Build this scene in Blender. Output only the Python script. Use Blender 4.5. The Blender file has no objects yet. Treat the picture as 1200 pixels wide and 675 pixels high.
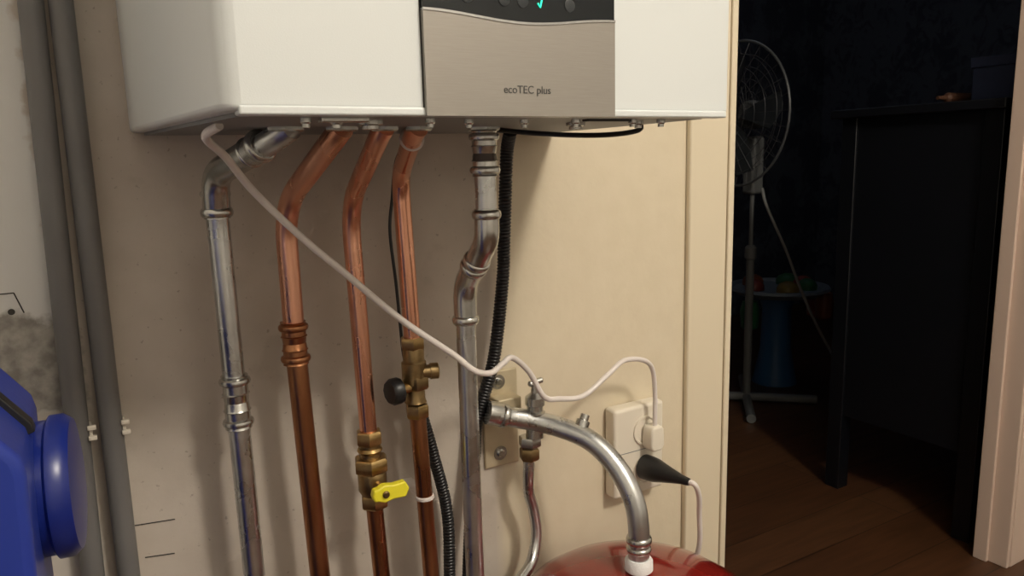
import math, bpy, bmesh, random
from mathutils import Vector, Matrix
random.seed(3)
sc=bpy.context.scene
sc.view_settings.view_transform='Standard'
# ---------------------------------------------------------------- camera
th,ph,ro=map(math.radians,(30,9.9,1.5))
C=Vector((-.084,-.842,1.0))
fw=Vector((math.sin(th)*math.cos(ph),math.cos(th)*math.cos(ph),-math.sin(ph)))
r0=Vector((math.cos(th),-math.sin(th),0)); u0=r0.cross(fw)
R=math.cos(ro)*r0-math.sin(ro)*u0; U=math.sin(ro)*r0+math.cos(ro)*u0
cd=bpy.data.cameras.new("camera"); cam=bpy.data.objects.new("camera",cd)
sc.collection.objects.link(cam); sc.camera=cam
cd.sensor_width=36; cd.lens=26.1; cd.clip_start=.01
M=Matrix.Identity(4)
for i in range(3):
    M[i][0]=R[i]; M[i][1]=U[i]; M[i][2]=-fw[i]; M[i][3]=C[i]
cam.matrix_world=M
# ---------------------------------------------------------------- materials
def mat(name,col,rough=.5,metal=0,noise=None,nscale=20,namt=.3,bump=0,bscale=200,spec=.5,coat=0,rnoise=0,stretch=None,alpha=None,trans=0):
    m=bpy.data.materials.new(name); m.use_nodes=True
    nt=m.node_tree; N=nt.nodes; Lk=nt.links
    b=N["Principled BSDF"]
    b.inputs["Base Color"].default_value=(*col,1); b.inputs["Roughness"].default_value=rough
    b.inputs["Metallic"].default_value=metal; b.inputs["Specular IOR Level"].default_value=spec
    b.inputs["Coat Weight"].default_value=coat; b.inputs["Transmission Weight"].default_value=trans
    tc=N.new("ShaderNodeTexCoord"); mp=N.new("ShaderNodeMapping")
    Lk.new(tc.outputs["Object"],mp.inputs[0])
    if stretch: mp.inputs["Scale"].default_value=stretch
    n=N.new("ShaderNodeTexNoise"); n.inputs["Scale"].default_value=nscale; n.inputs["Detail"].default_value=6
    Lk.new(mp.outputs[0],n.inputs[0])
    if noise:
        rp=N.new("ShaderNodeValToRGB"); rp.color_ramp.elements[0].position=.5-namt; rp.color_ramp.elements[1].position=.5+namt
        rp.color_ramp.elements[0].color=(*noise,1); rp.color_ramp.elements[1].color=(*col,1)
        Lk.new(n.outputs["Fac"],rp.inputs[0]); Lk.new(rp.outputs[0],b.inputs["Base Color"])
    if rnoise:
        mr=N.new("ShaderNodeMapRange"); mr.inputs[1].default_value=.3; mr.inputs[2].default_value=.7
        mr.inputs[3].default_value=max(0,rough-rnoise); mr.inputs[4].default_value=rough+rnoise
        Lk.new(n.outputs["Fac"],mr.inputs[0]); Lk.new(mr.outputs[0],b.inputs["Roughness"])
    if bump:
        n2=N.new("ShaderNodeTexNoise"); n2.inputs["Scale"].default_value=bscale; n2.inputs["Detail"].default_value=4
        Lk.new(tc.outputs["Object"],n2.inputs[0])
        bp=N.new("ShaderNodeBump"); bp.inputs["Strength"].default_value=bump; bp.inputs["Distance"].default_value=.002
        Lk.new(n2.outputs["Fac"],bp.inputs["Height"]); Lk.new(bp.outputs[0],b.inputs["Normal"])
    return m
WHITE=mat("boiler_enamel",(.74,.775,.78),.28,bump=.05,bscale=900)
GREYUNDER=mat("boiler_underside",(.25,.25,.25),.5,.3)
PANEL=mat("brushed_panel",(.38,.355,.32),.40,.5,noise=(.34,.315,.285),nscale=60,stretch=(1,1,30))
GLASS=mat("display_glass",(.006,.009,.012),.12)
BTN=mat("display_buttons",(.03,.035,.04),.3)
SILVER=mat("trim_silver",(.55,.55,.55),.25,.9)
TXT=mat("lettering",(.06,.06,.06),.5)
STEEL=mat("galvanised_steel",(.72,.73,.73),.29,1,noise=(.50,.51,.51),nscale=28,namt=.25,rnoise=.07,bump=.06,bscale=120)
STEELD=mat("zinc_fitting",(.66,.66,.64),.27,1,noise=(.44,.44,.42),nscale=60)
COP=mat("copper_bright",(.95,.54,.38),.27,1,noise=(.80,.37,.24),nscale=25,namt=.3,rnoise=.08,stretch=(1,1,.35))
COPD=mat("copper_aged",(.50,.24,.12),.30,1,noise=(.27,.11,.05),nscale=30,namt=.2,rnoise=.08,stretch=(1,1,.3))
BRASS=mat("brass",(.62,.44,.20),.32,1,noise=(.36,.24,.10),nscale=70,namt=.25)
BRASSD=mat("brass_dull",(.42,.30,.15),.38,1,noise=(.22,.15,.07),nscale=70,namt=.25)
YEL=mat("yellow_plastic",(.85,.76,.04),.35)
BLK=mat("black_plastic",(.012,.012,.013),.38)
BLKH=mat("black_hose",(.016,.016,.018),.35)
WCAB=mat("white_cable",(.78,.72,.69),.4)
WPL=mat("white_socket_plastic",(.80,.74,.63),.3)
GPVC=mat("grey_pvc",(.185,.18,.175),.45,noise=(.145,.14,.138),nscale=12)
RED=mat("red_enamel",(.22,.014,.010),.16,coat=.5,bump=.12,bscale=25)
PTFE=mat("ptfe_tape",(.85,.85,.85),.6,bump=.4,bscale=400)
BLUE=mat("blue_paint",(.020,.042,.30),.32,bump=.05)
BLUED=mat("blue_dark_plastic",(.008,.020,.18),.3)
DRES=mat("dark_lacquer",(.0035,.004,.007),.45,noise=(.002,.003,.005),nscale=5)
CREAM=mat("door_trim_paint",(.75,.66,.50),.35)
JAMB=mat("jamb_paint",(.66,.51,.42),.4)
CEIL=mat("ceiling_paint",(.78,.78,.77),.8)
SIDEW=mat("room_wall_paint",(.66,.64,.60),.8,bump=.2)
FAN=mat("fan_plastic",(.16,.165,.165),.45)
WIRE=mat("fan_wire",(.06,.06,.066),.4,.3)
FANRIM=mat("fan_rim",(.10,.105,.11),.4)
SEAL=mat("bracket_zinc",(.66,.57,.40),.45,.3,noise=(.5,.42,.28),nscale=40)
# wall: lit tone right, boiler shadow painted in as taupe left, white paint + cement patch far left
def wallmat():
    m=bpy.data.materials.new("plaster_wall"); m.use_nodes=True; nt=m.node_tree; N=nt.nodes; L=nt.links
    b=N["Principled BSDF"]; b.inputs["Roughness"].default_value=.75
    g=N.new("ShaderNodeNewGeometry"); sp=N.new("ShaderNodeSeparateXYZ"); L.new(g.outputs["Position"],sp.inputs[0])
    def noise(s,d=5):
        n=N.new("ShaderNodeTexNoise"); n.inputs["Scale"].default_value=s; n.inputs["Detail"].default_value=d
        L.new(g.outputs["Position"],n.inputs[0]); return n.outputs["Fac"]
    def math_(op,a,b_=None,clamp=False):
        n=N.new("ShaderNodeMath"); n.operation=op; n.use_clamp=clamp
        for i,v in enumerate((a,b_)):
            if v is None: continue
            if isinstance(v,(int,float)): n.inputs[i].default_value=v
            else: L.new(v,n.inputs[i])
        return n.outputs[0]
    def step(v,e,w):
        n=N.new("ShaderNodeMapRange"); n.inputs[1].default_value=e-w; n.inputs[2].default_value=e+w
        L.new(v,n.inputs[0]); return n.outputs[0]
    def mix(f,a,b_):
        n=N.new("ShaderNodeMix"); n.data_type='RGBA'
        if isinstance(f,(int,float)): n.inputs[0].default_value=f
        else: L.new(f,n.inputs[0])
        for i,v in ((6,a),(7,b_)):
            if isinstance(v,tuple): n.inputs[i].default_value=(*v,1)
            else: L.new(v,n.inputs[i])
        return n.outputs[2]
    X,Z=sp.outputs[0],sp.outputs[2]
    big=noise(9,8); fine=noise(150,3); mid=noise(30)
    plaster_shaded=mix(step(big,.5,.12),(.53,.465,.40),(.61,.545,.475))
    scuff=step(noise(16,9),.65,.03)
    plaster_shaded=mix(math_('MULTIPLY',scuff,.3),plaster_shaded,(.38,.33,.27))
    spots=step(fine,.69,.03)
    plaster_shaded=mix(math_('MULTIPLY',spots,.55),plaster_shaded,(.25,.21,.17))
    cream_lit=mix(step(mid,.5,.2),(.70,.61,.455),(.73,.64,.485))
    col=mix(step(X,.375,.01),plaster_shaded,cream_lit)  # tone split paints the boiler's shadow edge into the wall colour
    wob=math_('MULTIPLY',math_('SUBTRACT',mid,.5),.06)
    xl=math_('ADD',X,wob); zl=math_('ADD',Z,wob)
    wh=math_('SUBTRACT',1.0,step(xl,-.112,.003))
    low=math_('SUBTRACT',1.0,step(zl,.860,.004))
    cement=math_('MULTIPLY',math_('SUBTRACT',1.0,step(xl,-.098,.003)),low)
    top=step(zl,.765,.004)
    cem2=math_('MULTIPLY',cement,top)
    col=mix(wh,col,(.72,.71,.68))
    col=mix(cem2,col,mix(step(noise(60),.5,.12),(.27,.25,.22),(.48,.45,.40)))
    col=mix(math_('MULTIPLY',cement,math_('SUBTRACT',1.0,top)),col,(.60,.55,.49))
    L.new(col,b.inputs["Base Color"])
    bp=N.new("ShaderNodeBump"); bp.inputs["Strength"].default_value=.25; bp.inputs["Distance"].default_value=.002
    h=math_('ADD',math_('MULTIPLY',noise(90),.7),math_('MULTIPLY',mid,.6))
    L.new(h,bp.inputs["Height"]); L.new(bp.outputs[0],b.inputs["Normal"])
    return m
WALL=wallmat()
def woodmat():
    m=bpy.data.materials.new("laminate_floor"); m.use_nodes=True; nt=m.node_tree; N=nt.nodes; L=nt.links
    b=N["Principled BSDF"]; b.inputs["Roughness"].default_value=.4
    g=N.new("ShaderNodeNewGeometry")
    br=N.new("ShaderNodeTexBrick"); br.inputs["Scale"].default_value=1; br.inputs["Brick Width"].default_value=1.2; br.inputs["Row Height"].default_value=.14
    br.inputs["Mortar Size"].default_value=.0015; br.inputs["Color1"].default_value=(.11,.044,.018,1); br.inputs["Color2"].default_value=(.15,.065,.027,1); br.inputs["Mortar"].default_value=(.02,.01,.006,1)
    L.new(g.outputs["Position"],br.inputs[0])
    m2=N.new("ShaderNodeMapping"); m2.inputs["Scale"].default_value=(3,30,1); L.new(g.outputs["Position"],m2.inputs[0])
    n=N.new("ShaderNodeTexNoise"); n.inputs["Scale"].default_value=2; n.inputs["Detail"].default_value=8; L.new(m2.outputs[0],n.inputs[0])
    mx=N.new("ShaderNodeMix"); mx.data_type='RGBA'; mx.blend_type='MULTIPLY'; mx.inputs[0].default_value=.8
    L.new(br.outputs[0],mx.inputs[6]); L.new(n.outputs["Fac"],mx.inputs[7]); L.new(mx.outputs[2],b.inputs["Base Color"])
    return m
WOOD=woodmat()
def papermat():
    m=bpy.data.materials.new("dark_wallpaper"); m.use_nodes=True; nt=m.node_tree; N=nt.nodes; L=nt.links
    b=N["Principled BSDF"]; b.inputs["Roughness"].default_value=.7
    g=N.new("ShaderNodeNewGeometry"); mp=N.new("ShaderNodeMapping"); L.new(g.outputs["Position"],mp.inputs[0])
    mp.inputs["Scale"].default_value=(5,5,4)
    v=N.new("ShaderNodeTexVoronoi"); v.feature='SMOOTH_F1'; v.inputs["Scale"].default_value=1.0; v.inputs["Randomness"].default_value=.35
    n=N.new("ShaderNodeTexNoise"); n.inputs["Scale"].default_value=3; n.inputs["Detail"].default_value=6; n.inputs["Distortion"].default_value=1.5
    L.new(mp.outputs[0],v.inputs[0]); L.new(mp.outputs[0],n.inputs[0])
    ad=N.new("ShaderNodeMath"); ad.operation='ADD'; L.new(v.outputs["Distance"],ad.inputs[0]); L.new(n.outputs["Fac"],ad.inputs[1])
    rp=N.new("ShaderNodeValToRGB"); e=rp.color_ramp.elements
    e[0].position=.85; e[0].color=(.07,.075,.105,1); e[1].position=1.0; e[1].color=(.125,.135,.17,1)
    L.new(ad.outputs[0],rp.inputs[0]); L.new(rp.outputs[0],b.inputs["Base Color"])
    return m
PAPER=papermat()
# ---------------------------------------------------------------- mesh helpers
def link(o,parent=None):
    sc.collection.objects.link(o)
    if parent: o.parent=parent
    return o
def group(name):
    o=bpy.data.objects.new(name,None); o.empty_display_size=.05; sc.collection.objects.link(o); return o
def mesh(name,vs,fs,m,parent=None,smooth=True,bevel=0,bseg=3):
    me=bpy.data.meshes.new(name); me.from_pydata([tuple(v) for v in vs],[],fs)
    bm=bmesh.new(); bm.from_mesh(me); bmesh.ops.recalc_face_normals(bm,faces=bm.faces); bm.to_mesh(me); bm.free()
    me.materials.append(m)
    o=link(bpy.data.objects.new(name,me),parent)
    if bevel:
        b=o.modifiers.new("b","BEVEL"); b.width=bevel; b.segments=bseg; b.limit_method='ANGLE'; b.angle_limit=math.radians(40)
    if smooth:
        me.polygons.foreach_set("use_smooth",[True]*len(me.polygons))
        try: me.set_sharp_from_angle(angle=math.radians(40))
        except Exception: pass
    return o
def box(name,a,b,m,parent=None,bevel=0,bseg=3):
    (x0,y0,z0),(x1,y1,z1)=a,b
    vs=[(x0,y0,z0),(x1,y0,z0),(x1,y1,z0),(x0,y1,z0),(x0,y0,z1),(x1,y0,z1),(x1,y1,z1),(x0,y1,z1)]
    return mesh(name,vs,[(0,3,2,1),(4,5,6,7),(0,1,5,4),(1,2,6,5),(2,3,7,6),(3,0,4,7)],m,parent,bevel>0,bevel,bseg)
def prism(name,poly,axis,a,b,m,parent=None,bevel=0,bseg=3):
    def P(u,v,w): return {0:(w,u,v),1:(u,w,v),2:(u,v,w)}[axis]
    n=len(poly); vs=[P(u,v,a) for u,v in poly]+[P(u,v,b) for u,v in poly]
    fs=[tuple(range(n)),tuple(range(2*n-1,n-1,-1))]+[(i,(i+1)%n,n+(i+1)%n,n+i) for i in range(n)]
    return mesh(name,vs,fs,m,parent,True,bevel,bseg)
def frame(ax):
    ax=Vector(ax).normalized(); h=Vector((0,0,1)) if abs(ax.z)<.9 else Vector((1,0,0))
    u=ax.cross(h).normalized(); v=ax.cross(u); return ax,u,v
def lathe(name,prof,o,ax,m,parent=None,seg=28,rot=0):
    ax,u,v=frame(ax); o=Vector(o); vs=[];fs=[]
    for s,r in prof:
        for k in range(seg):
            t=2*math.pi*k/seg+rot; vs.append(o+ax*s+(u*math.cos(t)+v*math.sin(t))*max(r,1e-5))
    for i in range(len(prof)-1):
        for k in range(seg):
            k2=(k+1)%seg; fs.append((i*seg+k,i*seg+k2,(i+1)*seg+k2,(i+1)*seg+k))
    fs.append(tuple(range(seg))); fs.append(tuple((len(prof)-1)*seg+k for k in range(seg)))
    return mesh(name,vs,fs,m,parent)
def hexnut(name,o,ax,r,l,m,parent=None):
    return lathe(name,[(0,r*.88),(l*.15,r),(l*.85,r),(l,r*.88)],o,ax,m,parent,seg=6,rot=.3)
def fillet(pts,fr,n=8):
    pts=[Vector(p) for p in pts]; out=[pts[0]]
    for i in range(1,len(pts)-1):
        a,b,c=pts[i-1],pts[i],pts[i+1]; d1=(a-b); d2=(c-b)
        f=fr[i-1] if isinstance(fr,(list,tuple)) else fr
        t=min(f,d1.length*.49,d2.length*.49); p0=b+d1.normalized()*t; p2=b+d2.normalized()*t
        for k in range(n+1):
            s=k/n; out.append(p0*(1-s)**2+b*2*s*(1-s)+p2*s*s)
    out.append(pts[-1]); return out
def catmull(pts,n=10):
    P=[Vector(p) for p in pts]; P=[2*P[0]-P[1]]+P+[2*P[-1]-P[-2]]; out=[]
    for i in range(1,len(P)-2):
        for k in range(n):
            t=k/n; a,b,c,d=P[i-1:i+3]
            out.append(.5*((2*b)+(c-a)*t+(2*a-5*b+4*c-d)*t*t+(-a+3*b-3*c+d)*t**3))
    out.append(P[-2]); return out
def sweep(name,path,r,m,parent=None,seg=20):
    path=[path[0]]+[path[i] for i in range(1,len(path)) if (path[i]-path[i-1]).length>1e-6]
    n=len(path); T=[(path[min(i+1,n-1)]-path[max(i-1,0)]).normalized() for i in range(n)]
    _,u,_=frame(T[0]); vs=[];fs=[]
    for i in range(n):
        u=(u-T[i]*u.dot(T[i])).normalized(); v=T[i].cross(u)
        rr=r(i) if callable(r) else r
        for k in range(seg):
            t=2*math.pi*k/seg; vs.append(path[i]+(u*math.cos(t)+v*math.sin(t))*rr)
    for i in range(n-1):
        for k in range(seg):
            k2=(k+1)%seg; fs.append((i*seg+k,i*seg+k2,(i+1)*seg+k2,(i+1)*seg+k))
    fs.append(tuple(range(seg))); fs.append(tuple((n-1)*seg+k for k in range(seg)))
    return mesh(name,vs,fs,m,parent)
def resample(path,step):
    out=[path[0]]; acc=0
    for i in range(1,len(path)):
        a,b=path[i-1],path[i]; L=(b-a).length; d=step-acc
        while d<=L:
            out.append(a.lerp(b,d/L)); d+=step
        acc=(acc+L)%step
    return out
def hose(name,pts,r,m,parent,pitch=.0042):
    p=resample(catmull(pts,14),pitch/4)
    return sweep(name,p,lambda i:(r,r*.97,r*.84,r*.97)[i%4],m,parent,16)
def bead(p,ax,r,m,parent,w=.005,h=.003,name="press_bead"):
    prof=[(-w*1.2,r)]+[(w*math.sin(math.radians(a)),r+h*math.cos(math.radians(a))) for a in range(-90,91,30)]+[(w*1.2,r)]
    return lathe(name,prof,p,ax,m,parent)
def coupling(p,ax,r,L,m,parent,name="press_coupling"):
    ax=Vector(ax).normalized(); q=Vector(p)
    R1=r+.0016
    prof=[(0,r),(0,R1+.0008)]
    def B(c): return [(c-.004,R1),(c-.0025,R1+.0024),(c,R1+.0032),(c+.0025,R1+.0024),(c+.004,R1)]
    prof+=B(.006)+[(L*.32,R1),(L*.34,R1+.0012),(L*.37,R1)]+[(L*.48,R1-.0005),(L*.5,R1-.001),(L*.52,R1-.0005)]+[(L*.63,R1),(L*.66,R1+.0012),(L*.68,R1)]+B(L-.006)+[(L,R1+.0008),(L,r)]
    return lathe(name,prof,q,ax,m,parent)
# ---------------------------------------------------------------- room shell
T=.06; DX0,DX1=.787,1.755; H=2.5
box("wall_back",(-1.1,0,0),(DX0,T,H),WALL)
box("wall_back_right",(DX1,0,0),(4.2,T,H),SIDEW)
box("wall_over_door",(DX0,0,2.1),(DX1,T,H),SIDEW)
box("wall_left",(-1.16,-2.8,0),(-1.1,T,H),SIDEW)
box("wall_front",(-1.16,-2.86,0),(2.66,-2.8,H),SIDEW)
box("wall_right",(2.6,-2.8,0),(2.66,0,H),SIDEW)
box("floor",(-1.16,-2.86,-.05),(4.2,2.46,0),WOOD)
box("ceiling",(-1.16,-2.86,H),(4.2,2.46,H+.05),CEIL)
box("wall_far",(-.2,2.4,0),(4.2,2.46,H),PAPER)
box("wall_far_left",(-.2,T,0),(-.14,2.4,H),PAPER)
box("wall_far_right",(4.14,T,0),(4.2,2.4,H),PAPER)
# door trim
t1=group("trim_1")
box("casing",(.708,-.010,0),(DX0-.001,.0,2.1),CREAM,t1,.003)
box("lining",(DX0,-.012,0),(DX0+.012,T+.01,2.1),CREAM,t1,.002)
t2=group("trim_2")
box("lining",(DX1-.012,-.012,0),(DX1,T+.004,2.1),JAMB,t2,.002)
box("door_stop",(DX1-.022,.030,0),(DX1-.012,T+.002,2.1),JAMB,t2,.002)
box("casing",(DX1+.001,-.014,0),(DX1+.09,0,2.1),JAMB,t2,.003)
t3=group("trim_3")
box("head_casing",(.708,-.010,2.101),(DX1+.09,0,2.19),CREAM,t3,.003)
# ---------------------------------------------------------------- boiler
B=group("gas_boiler")
zb,zt=1.0345,1.756
outer=[(-.032,-.002),(-.029,-.06),(-.002,-.325),(.001,-.334),(.008,-.340),(.436,-.340),(.442,-.336),(.444,-.328),(.467,-.06),(.473,-.002)]
prism("casing",outer,2,zb,zt,WHITE,B,.004,3)
inner=[(-.020,-.012),(.012,-.318),(.022,-.328),(.418,-.328),(.428,-.318),(.460,-.012)]
prism("underside",inner,2,zb-.003,zb+.01,GREYUNDER,B)
sil=[(.010,-.3415),(.436,-.3415),(.436,-.325),(.010,-.325)]
prism("lower_lip",sil,2,zb-.003,zb+.003,WHITE,B,.0015)
def curved(name,x0,x1,zlo,zhi,y0,y1,m,n=24):
    vs=[];fs=[]
    for y in (y0,y1):
        for i in range(n+1):
            t=i/n; x=x0+(x1-x0)*t
            vs.append((x,y,zlo(t))); vs.append((x,y,zhi(t)))
    o=2*(n+1)
    for i in range(n):
        a=2*i
        fs+=[(a,a+2,a+3,a+1),(o+a+1,o+a+3,o+a+2,o+a),(a+1,a+3,o+a+3,o+a+1),(a,o+a,o+a+2,a+2)]
    fs+=[(0,1,o+1,o),(2*n,o+2*n,o+2*n+1,2*n+1)]
    return mesh(name,vs,fs,m,B)
bow=lambda t:1.1050-.0058*math.sin(math.pi*t)**2+.002*t
curved("lower_panel",.1375,.3055,lambda t:zb-.003,lambda t:bow(t)-.0015,-.3445,-.338,PANEL)
curved("panel_rim",.1375,.3055,lambda t:bow(t)-.0015,lambda t:bow(t)+.0002,-.3452,-.338,SILVER)
curved("display",.1375,.3055,bow,lambda t:1.26,-.3435,-.338,GLASS)
box("panel_gap",(.1366,-.3403,zb),(.3070,-.339,1.262),BLK,B)
for x in (.173,.2035,.2195,.262):
    lathe("button",[(0,.0048),(.0006,.0048),(.0008,.004)],(x,-.3434,1.1155),(0,-1,0),BTN,B)
GRN=mat("green_led",(0,.4,.25),.4); GRN.node_tree.nodes["Principled BSDF"].inputs["Emission Color"].default_value=(.05,1,.62,1); GRN.node_tree.nodes["Principled BSDF"].inputs["Emission Strength"].default_value=1.2
sweep("check_symbol",[Vector((.2325,-.3442,1.1150)),Vector((.2345,-.3442,1.1120)),Vector((.2375,-.3442,1.1225))],.0007,GRN,B,6)
tc=bpy.data.curves.new("lettering","FONT"); tc.body="ecoTEC plus"; tc.size=.0082; tc.align_x='CENTER'; tc.extrude=.0001
to=link(bpy.data.objects.new("lettering",tc),B); to.location=(.2215,-.3448,1.0485); to.rotation_euler=(math.pi/2,0,0); tc.materials.append(TXT)
for x,y,r in ((.085,-.30,.005),(.118,-.28,.010),(.155,-.31,.004),(.193,-.30,.004),(.325,-.26,.009),(.352,-.31,.004),(.375,-.29,.005),(.385,-.31,.004),(.06,-.31,.004),(.245,-.30,.004),(.29,-.31,.004)):
    lathe("underside_fitting",[(0,r),(.004,r),(.005,r*.7),(.0075,r*.7)],(x,y,zb-.002),(0,0,-1),STEELD,B,16)
box("bracket_tab",(.07,-.315,zb-.006),(.105,-.305,zb),STEELD,B,.001)
box("bracket_tab",(.30,-.315,zb-.005),(.345,-.305,zb),BLK,B,.001)
sweep("underside_cable",catmull([(.28,-.12,1.035),(.32,-.2,1.024),(.36,-.25,1.020),(.40,-.26,1.024),(.41,-.25,1.034)]),.0025,BLK,B,8)
for x,y,r in ((.078,-.18,.017),(.127,-.18,.016),(.167,-.18,.014),(.201,-.18,.014),(.276,-.17,.017)):
    hexnut("connection_nut",(x,y,zb+.002),(0,0,-1),r,.009,STEELD,B)
# ---------------------------------------------------------------- steel pipes
def dirn(a,b): return (Vector(b)-Vector(a)).normalized()
S=group("steel_pipe")
pth=[(.080,-.185,1.031),(.070,-.170,1.022),(.0335,-.070,.992),(.0335,-.060,.95),(.037,-.06,.56),(.040,-.06,0)]
sweep("pipe",fillet(pth,[.012,.03,.02,.1]),.011,STEEL,S)
e=fillet([(.062,-.148,1.0165),(.0335,-.069,.992),(.0335,-.060,.955)],.032,10)
sweep("press_elbow",e,.0132,STEELD,S)
bead(e[0],dirn(e[0],e[1]),.0126,STEELD,S); bead(e[0]+dirn(e[0],e[1])*.018,dirn(e[0],e[1]),.0126,STEELD,S,.003,.002)
bead(e[-1],(0,0,1),.0126,STEELD,S); bead(e[-1]+Vector((0,0,.018)),(0,0,1),.0126,STEELD,S,.003,.002)
coupling((.0354,-.06,.788),(.002,0,-1),.011,.056,STEELD,S)
S2=group("steel_pipe")
pth=[(.276,-.17,1.031),(.276,-.17,.918),(.276,-.113,.862),(.276,-.113,.44)]
sweep("pipe",fillet(pth,.03),.011,STEEL,S2)
e=fillet([(.276,-.17,.944),(.276,-.17,.918),(.276,-.145,.893)],.022,8); sweep("press_elbow",e,.0130,STEELD,S2)
bead(e[0],(0,0,1),.0124,STEELD,S2); bead(e[-1],dirn(e[-2],e[-1]),.0124,STEELD,S2)
e=fillet([(.276,-.137,.886),(.276,-.113,.862),(.276,-.113,.824)],.022,8); sweep("press_elbow",e,.0130,STEELD,S2)
bead(e[0],dirn(e[0],e[1]),.0124,STEELD,S2); bead(e[-1],(0,0,1),.0124,STEELD,S2)
coupling((.276,-.17,1.028),(0,0,-1),.011,.045,STEELD,S2)
hexnut("base_nut",(.276,-.113,.475),(0,0,-1),.019,.022,BRASSD,S2)
lathe("base_tee",[(0,.015),(.05,.015)],(.276,-.113,.455),(0,0,-1),STEELD,S2)
sweep("drop",[Vector((.276,-.113,.42)),Vector((.276,-.113,0))],.011,STEEL,S2)
# ---------------------------------------------------------------- copper pipes
c1=group("copper_pipe")
sweep("pipe_upper",fillet([(.127,-.18,1.031),(.124,-.170,1.024),(.099,-.060,.958),(.0995,-.06,.80)],[.01,.04]),.011,COP,c1)
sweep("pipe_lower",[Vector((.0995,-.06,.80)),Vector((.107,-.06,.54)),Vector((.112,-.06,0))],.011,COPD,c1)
coupling((.0988,-.06,.836),(.003,0,-1),.011,.046,COPD,c1,"solder_coupling")
c2=group("copper_pipe")
sweep("pipe_upper",fillet([(.167,-.18,1.031),(.165,-.172,1.024),(.168,-.060,.955),(.174,-.06,.69)],[.01,.04]),.0098,COP,c2)
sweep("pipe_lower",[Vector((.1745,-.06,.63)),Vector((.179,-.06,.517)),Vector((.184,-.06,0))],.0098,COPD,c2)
v=c2
hexnut("valve_upper_nut",(.174,-.06,.699),(0,0,-1),.0155,.016,BRASS,v)
lathe("valve_neck",[(0,.012),(.03,.012)],(.174,-.06,.685),(0,0,-1),BRASSD,v)
lathe("valve_ring",[(0,.013),(.003,.0145),(.006,.013)],(.174,-.06,.679),(0,0,-1),BRASS,v)
hexnut("valve_body_nut",(.1745,-.06,.667),(0,0,-1),.0205,.017,BRASS,v)
lathe("valve_body",[(0,.014),(.004,.0165),(.024,.0165),(.03,.013)],(.175,-.06,.652),(0,0,-1),BRASSD,v)
hexnut("valve_lower_nut",(.176,-.06,.622),(0,0,-1),.0165,.016,BRASS,v)
lathe("valve_stem",[(0,.006),(.022,.006)],(.175,-.072,.637),(0,-1,0),BRASS,v)
hd=[(-.004,-.0075),(.003,-.0105),(.014,-.0085),(.028,-.0092),(.0325,0),(.028,.0092),(.014,.0085),(.003,.0105),(-.004,.0075),(-.009,.007),(-.011,0),(-.009,-.007)]
prism("valve_lever",[(.171+a,.638+b) for a,b in hd],1,-.103,-.093,YEL,v,.002)
lathe("lever_screw",[(0,.004),(.002,.004),(.003,.003)],(.175,-.103,.638),(0,-1,0),BRASSD,v,12)
c3=group("copper_pipe")
sweep("pipe_upper",fillet([(.201,-.18,1.031),(.2005,-.170,1.026),(.2255,-.066,.985),(.2285,-.062,.93),(.233,-.06,.79)],[.01,.03,.03]),.0098,COP,c3)
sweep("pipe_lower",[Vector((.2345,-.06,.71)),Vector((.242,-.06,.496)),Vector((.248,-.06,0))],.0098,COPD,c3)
lathe("plastic_clip",[(0,.0115),(.001,.0122),(.004,.0122),(.005,.0115)],(.2045,-.155,1.022),dirn((.2005,-.17,1.03),(.2255,-.066,.985)),WCAB,c3)
lathe("saddle_clip",[(0,.0105),(.001,.0115),(.004,.0115),(.005,.0105)],(.2385,-.06,.604),(0,0,-1),WCAB,c3)
box("saddle_foot",(.232,-.052,.597),(.246,-.001,.603),WCAB,c3,.001)
w=c3
hexnut("valve_upper_nut",(.2325,-.06,.800),(0,0,-1),.0145,.014,BRASS,w)
lathe("valve_body",[(0,.011),(.004,.0125),(.018,.0125),(.020,.0145),(.045,.0145),(.048,.0115),(.065,.0115),(.068,.013),(.07,.011)],(.233,-.06,.790),(0,0,-1),BRASSD,w)
hexnut("valve_mid_nut",(.234,-.06,.755),(0,0,-1),.0165,.017,BRASSD,w)
hexnut("valve_lower_nut",(.2345,-.06,.719),(0,0,-1),.0145,.016,BRASS,w)
lathe("side_branch",[(0,.008),(.012,.008),(.012,.0095),(.021,.0095),(.022,.008)],(.238,-.065,.758),(.93,-.25,0),BRASSD,w)
lathe("knob_stem",[(0,.006),(.02,.006)],(.225,-.065,.742),(-1,-.2,0),BRASS,w)
lathe("knob",[(0,.010),(.002,.0155),(.012,.0155),(.015,.013),(.015,.002)],(.212,-.068,.742),(-1,-.2,0),BLK,w,10)
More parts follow.
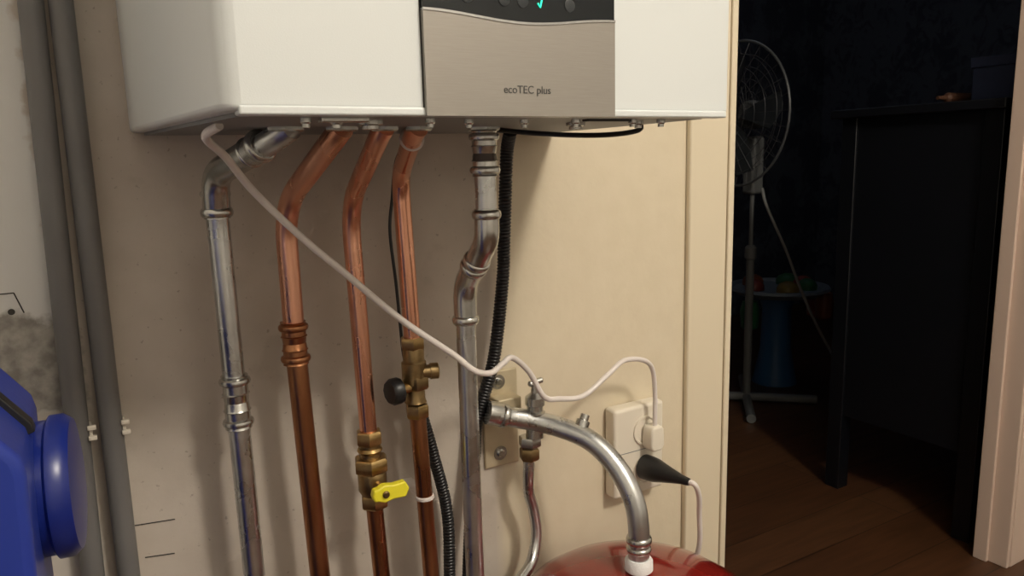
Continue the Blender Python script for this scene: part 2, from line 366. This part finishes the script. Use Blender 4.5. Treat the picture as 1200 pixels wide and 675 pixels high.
# ---------------------------------------------------------------- hoses and cables
h=group("corrugated_hose")
hose("hose",[(.376,-.05,1.030),(.379,-.035,1.0),(.374,-.032,.90),(.370,-.032,.846),(.354,-.032,.748),(.333,-.022,.67),(.325,-.024,.616),(.302,-.04,.461),(.295,-.04,.25),(.29,-.04,.01)],.0085,BLKH,h)
h2=group("corrugated_hose")
hose("hose",[(.246,-.03,.735),(.252,-.026,.70),(.266,-.026,.64),(.282,-.026,.557),(.280,-.03,.467),(.270,-.03,.2),(.265,-.03,.01)],.0078,BLKH,h2)
k=group("sensor_cable")
sweep("cable",catmull([(.226,-.10,1.03),(.230,-.045,1.0),(.228,-.033,.96),(.224,-.030,.92),(.228,-.030,.86),(.2305,-.030,.81),(.233,-.030,.77),(.242,-.028,.735)]),.002,BLKH,k,8)
k=group("power_cord")
sweep("cord",catmull([(.014,-.24,1.030),(.0066,-.22,1.022),(.0266,-.18,1.007),(.054,-.145,.976),(.097,-.135,.930),(.136,-.13,.893),(.193,-.13,.838),(.250,-.132,.792),(.270,-.135,.773),(.285,-.132,.765),(.301,-.126,.762),(.318,-.12,.768),(.334,-.115,.771),(.362,-.105,.747),(.386,-.10,.710),(.415,-.09,.699),(.456,-.085,.694),(.500,-.08,.714),(.535,-.07,.725),(.578,-.06,.716),(.603,-.05,.695),(.612,-.045,.655),(.614,-.043,.622),(.6145,-.042,.605)],10),.0035,WCAB,k,12)
prism("flat_plug",[(.603,.602),(.6065,.607),(.6225,.607),(.626,.602),(.6275,.577),(.623,.569),(.606,.569),(.6015,.577)],1,-.050,-.028,WPL,k,.003)
s=group("electrical_socket")
box("plate",(.553,-.026,.498),(.646,-.001,.636),WPL,s,.005,4)
for zc in (.596,.534):
    lathe("well_rim",[(0,.0225),(.003,.0225),(.003,.020),(.001,.019)],((.610),-.0255,zc),(0,-1,0),WPL,s,32)
box("seam",(.556,-.0264,.5665),(.643,-.0255,.5675),GREYUNDER,s)
p=group("electrical_plug")
lathe("plug_body",[(0,.0185),(.012,.0185),(.022,.0175),(.034,.0145),(.052,.0105),(.070,.0068),(.082,.0055),(.084,.0045)],(.607,-.029,.540),(.012,-.09,.004),BLK,p)
sweep("cord",catmull([(.6175,-.108,.5437),(.6225,-.118,.541),(.634,-.115,.520),(.645,-.105,.485),(.652,-.10,.44),(.653,-.09,.40),(.65,-.06,.30),(.64,-.04,.15),(.62,-.04,.01)]),.0038,WCAB,p,12)
# ---------------------------------------------------------------- expansion vessel + feed pipe
V=group("expansion_vessel")
vx,vy=.470,-.180
prof=[(.04,.10),(.045,.13),(.07,.158),(.10,.164),(.36,.166),(.40,.165),(.425,.161),(.447,.148),(.463,.125),(.475,.098),(.484,.065),(.4885,.035),(.490,.0)]
lathe("tank",prof,(vx,vy,0),(0,0,1),RED,V,96)
bead((vx,vy,.25),(0,0,1),.1655,RED,V,.006,.004,"weld_rim")
for a in (30,150,270):
    ca,sa=math.cos(math.radians(a)),math.sin(math.radians(a))
    lathe("foot",[(0,.012),(.06,.012)],(vx+.1*ca,vy+.1*sa,0),(0,0,1),RED,V,16)
G=V
gp=catmull([(.350,-.045,.678),(.372,-.050,.671),(.398,-.062,.664),(.424,-.085,.656),(.447,-.115,.643),(.461,-.146,.618),(.468,-.170,.585),(.470,-.179,.55),(.470,-.180,.50)],8)
sweep("feed_pipe",gp,.0132,STEEL,G,28)
bead((vx,vy,.532),(0,0,1),.013,STEELD,G,.005,.003); bead((vx,vy,.520),(0,0,1),.013,STEELD,G,.004,.0025)
lathe("ptfe_wrap",[(0,.0155),(.002,.0175),(.014,.0172),(.017,.015)],(vx,vy,.491),(0,0,1),PTFE,G)
bead(gp[3],dirn(gp[2],gp[4]),.013,STEELD,G)
lathe("end_boss",[(0,.0155),(.02,.0155),(.026,.013)],(.338,-.040,.682),dirn(gp[0],gp[1]),STEELD,G)
lathe("branch",[(-.03,.0115),(-.012,.0115),(-.010,.0135),(.004,.0135),(.006,.0105),(.012,.0105),(.014,.0128),(.024,.0128),(.027,.009),(.030,.0055),(.040,.005),(.041,.001)],(.398,-.058,.672),(.03,0,1),STEELD,G)
lathe("tape",[(0,.0115),(.003,.0118),(.006,.0112)],(.3988,-.058,.687),(0,0,1),PTFE,G)
lathe("top_lever",[(0,.002),(.002,.004),(.02,.004),(.022,.002)],(.389,-.058,.714),(1,0,.15),STEELD,G,12)
hexnut("union_nut",(.393,-.052,.642),(0,0,-1),.015,.014,STEELD,G)
hexnut("union_nut",(.392,-.052,.626),(0,0,-1),.0135,.016,BRASSD,G)
lathe("test_plug",[(-.01,.009),(.012,.009),(.013,.006),(.02,.006)],(.440,-.100,.656),(.35,.1,.6),STEELD,G,16)
sweep("drain_tube",catmull([(.392,-.052,.62),(.391,-.05,.585),(.394,-.045,.560),(.402,-.042,.535),(.406,-.042,.505),(.402,-.045,.482),(.388,-.055,.464),(.362,-.07,.456),(.33,-.09,.452),(.29,-.11,.450)],8),.0075,STEEL,G,18)
hexnut("drain_nut",(.305,-.102,.451),(-1,-.3,0),.013,.014,BRASSD,G)
pl=group("pipe_bracket")
box("backplate",(.351,-.005,.588),(.404,-.0005,.722),SEAL,pl,.002)
box("standoff",(.36,-.03,.667),(.395,-.004,.690),SEAL,pl,.002)
for z in (.607,.707):
    lathe("screw",[(0,.006),(.002,.006),(.004,.004)],(.374,-.005,z),(0,-1,0),STEELD,pl,16)
    lathe("washer",[(0,.010),(.001,.010)],(.374,-.005,z),(0,-1,0),STEELD,pl,20)
# ---------------------------------------------------------------- conduits
for xa,xb in ((-.101,-.112),(-.0775,-.080)):
    g=group("grey_conduit")
    sweep("conduit",[Vector((xa+.004,-.017,2.49)),Vector((xa,-.017,1.15)),Vector((xb,-.017,.58)),Vector((xb-.003,-.017,0))],.0105,GPVC,g)
    xm=xa+(xb-xa)*.72
    box("clip_ear",(xm+.0097,-.022,.7375),(xm+.0130,-.0005,.7485),WPL,g,.001)
    box("clip_lip",(xm+.0088,-.027,.7355),(xm+.0165,-.022,.7400),WPL,g,.001)
    box("clip_lip",(xm+.0088,-.027,.7460),(xm+.0165,-.022,.7505),WPL,g,.001)
pm=group("pencil_marks")
PEN=mat("pencil",(.05,.045,.04),.8)
for a,b in (((-.157,.886),(-.146,.886)),((-.146,.886),(-.140,.866)),((-.083,.627),(-.030,.622)),((-.063,.587),(-.034,.583)),((.045,.70),(.052,.70))):
    sweep("mark",[Vector((a[0],-.0004,a[1])),Vector((b[0],-.0004,b[1]))],.0006,PEN,pm,6)
lathe("screw_hole",[(0,.003),(.0006,.003)],(-.150,0,.868),(0,-1,0),PEN,pm,12)
# ---------------------------------------------------------------- blue machine
bl=group("blue_appliance")
dz=-.009
poly=[(-.46,0.03),(-.46,.93),(-.19,.916),(-.158,.893),(-.128,.850),(-.126,.840),(-.130,.72),(-.134,.03)]
poly=[(a,b+dz if b>.1 else b) for a,b in poly]
prism("housing",poly,1,-.36,-.215,BLUE,bl,.006,4)
poly2=[(-.44,.9345),(-.19,.9195),(-.156,.896),(-.1245,.852),(-.123,.846),(-.128,.844),(-.158,.885),(-.19,.908),(-.44,.925)]
prism("top_rim",[(a,b+dz) for a,b in poly2],1,-.300,-.288,BLK,bl,.001)
lathe("side_dial",[(0,.043),(.004,.046),(.016,.046),(.018,.049),(.026,.049),(.031,.045),(.033,.03),(.033,.001)],(-.136,-.262,.785),(.995,-.08,0),BLUED,bl,48)
for x in (-.42,-.17):
    for y in (-.33,-.24):
        lathe("caster",[(-.01,.018),(.01,.018)],(x,y,.018),(1,0,0),BLK,bl,20)
# ---------------------------------------------------------------- far room furniture
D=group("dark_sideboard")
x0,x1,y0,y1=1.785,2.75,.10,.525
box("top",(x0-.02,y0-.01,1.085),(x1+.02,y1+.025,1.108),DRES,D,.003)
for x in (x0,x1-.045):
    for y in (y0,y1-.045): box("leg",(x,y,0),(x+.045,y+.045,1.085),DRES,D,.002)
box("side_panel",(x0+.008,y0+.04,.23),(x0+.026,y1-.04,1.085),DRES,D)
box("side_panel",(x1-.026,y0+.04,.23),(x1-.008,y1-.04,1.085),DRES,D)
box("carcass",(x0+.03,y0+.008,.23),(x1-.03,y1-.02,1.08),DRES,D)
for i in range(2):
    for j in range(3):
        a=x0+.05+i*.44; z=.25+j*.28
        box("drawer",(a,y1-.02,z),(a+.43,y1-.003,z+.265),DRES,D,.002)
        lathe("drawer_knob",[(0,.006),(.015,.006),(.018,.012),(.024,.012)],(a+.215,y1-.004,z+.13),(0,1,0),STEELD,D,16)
bx=group("storage_box"); NAVY=mat("navy_card",(.016,.024,.06),.6)
box("box",(1.82,.10,1.108),(1.95,.20,1.20),NAVY,bx,.003); box("lid",(1.815,.095,1.185),(1.955,.205,1.21),NAVY,bx,.003)
rl=group("wooden_roller"); BRN=mat("brown_wood",(.09,.04,.022),.5)
lathe("roller",[(0,.004),(.03,.006),(.035,.013),(.12,.013),(.125,.006),(.155,.004)],(1.80,.27,1.1215),(.9,-.12,0),BRN,rl,16)
Fn=group("standing_fan")
fx,fy=2.185,1.20
fc=Vector((fx-.045,fy+.0,1.14)); fa=Vector((-.99,.10,0)).normalized()
sweep("pole",[Vector((fx,fy,.03)),Vector((fx,fy,.62))],.016,FAN,Fn,16)
sweep("inner_pole",[Vector((fx,fy,.6)),Vector((fx,fy,1.0))],.009,FAN,Fn,16)
lathe("pole_collar",[(0,.014),(.01,.023),(.05,.023),(.06,.014)],(fx,fy,.58),(0,0,1),FAN,Fn)
box("control_box",(fx-.03,fy-.03,.84),(fx+.03,fy+.03,1.06),FAN,Fn,.012)
ax,u,vv=frame(fa)
lathe("motor",[(-.12,.02),(-.11,.045),(-.03,.055),(0,.05)],fc,fa,FAN,Fn)
def ring(r,s,w,m=WIRE):
    p=[fc+ax*s+(u*math.cos(t)+vv*math.sin(t))*r for t in [2*math.pi*i/48 for i in range(49)]]
    sweep("grille_ring",p,w,m,Fn,6)
ring(.265,.045,.005,FANRIM)
for i in range(1,6):
    rr=.262*i/6; d=.05*math.cos(math.pi/2*i/6); ring(rr,.045+d,.0010); ring(rr,.045-d*.9,.0010)
for i in range(28):
    t=2*math.pi*i/28; e_=u*math.cos(t)+vv*math.sin(t)
    for sgn in (1,-.9):
        sweep("grille_wire",[fc+ax*(.045+sgn*.05*math.cos(math.pi/2*q/6))+e_*(.262*q/6) for q in range(0,7)],.0008,WIRE,Fn,4)
lathe("hub_cap",[(0,.05),(.01,.045),(.012,.0)],fc+ax*.095,fa,FAN,Fn)
for i in range(4):
    t0=i*math.pi/2; vs=[];
    for q,(r,dt,dzz) in enumerate([(.03,-.4,.01),(.03,.4,-.01),(.12,.42,-.02),(.22,.35,-.018),(.23,.0,0),(.20,-.3,.018),(.12,-.3,.02)]):
        t=t0+dt; vs.append(fc+ax*(.045+dzz)+(u*math.cos(t)+vv*math.sin(t))*r)
    mesh("blade",vs,[tuple(range(7))],BTN,Fn)
for dx,dy in ((.72,-.69),(.69,.72)):
    d=Vector((dx,dy,0)); c0=Vector((fx,fy,.020))
    sweep("base_bar",[c0-d*.27,c0+d*.27],.018,FAN,Fn,10)
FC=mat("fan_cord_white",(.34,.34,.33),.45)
sweep("fan_cord",catmull([(fx+.02,fy-.03,.86),(2.19,1.13,.79),(2.27,1.10,.62),(2.345,1.08,.453),(2.43,1.05,.28),(2.58,1.04,.09),(2.75,1.1,.006)]),.006,FC,Fn,8)
Ty=group("toy_activity_table")
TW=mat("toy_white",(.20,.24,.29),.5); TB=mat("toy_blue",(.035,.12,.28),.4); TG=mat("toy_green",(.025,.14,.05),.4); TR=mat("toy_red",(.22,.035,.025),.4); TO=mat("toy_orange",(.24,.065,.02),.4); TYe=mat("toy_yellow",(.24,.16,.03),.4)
tx,ty=2.49,1.32
lathe("table_top",[(0,.10),(.01,.17),(.035,.215),(.045,.21),(.045,.19),(.035,.18)],(tx,ty,.385),(0,0,1),TW,Ty,40)
lathe("centre_leg",[(0,.095),(.02,.09),(.15,.065),(.33,.06),(.39,.08)],(tx,ty,0),(0,0,1),TB,Ty,32)
for a,m,r in ((20,TG,.05),(100,TO,.045),(170,TR,.04),(240,TYe,.045),(300,TG,.04),(340,TR,.04)):
    c_=(tx+.12*math.cos(math.radians(a)),ty+.12*math.sin(math.radians(a)),.42)
    lathe("toy_knob",[(0,r),(.02,r),(.035,r*.8),(.045,r*.4),(.047,.001)],c_,(0,0,1),m,Ty,20)
for a,m in ((-28,TO),(-10,TR),(190,TG)):
    c_=Vector((tx+.21*math.cos(math.radians(a)),ty+.21*math.sin(math.radians(a)),.30))
    lathe("hanging_toy",[(-.03,.02),(-.02,.035),(.05,.04),(.09,.03)],c_,(0,0,1),m,Ty,16)
# ---------------------------------------------------------------- lights
l=bpy.data.lights.new("ceiling_lamp",'POINT'); l.energy=75; l.color=(1,.91,.775); l.shadow_soft_size=.13
o=link(bpy.data.objects.new("ceiling_lamp",l)); o.location=(.75,-1.7,2.25)
l=bpy.data.lights.new("far_room_fill",'POINT'); l.energy=.9; l.color=(.62,.76,1); l.shadow_soft_size=.2  # added bluish fill to lift the dark far room, no visible fixture
o=link(bpy.data.objects.new("far_room_fill",l)); o.location=(2.4,1.5,2.2)
wd=bpy.data.worlds.new("world"); sc.world=wd; wd.use_nodes=True
wd.node_tree.nodes["Background"].inputs[0].default_value=(.5,.6,.8,1); wd.node_tree.nodes["Background"].inputs[1].default_value=.05
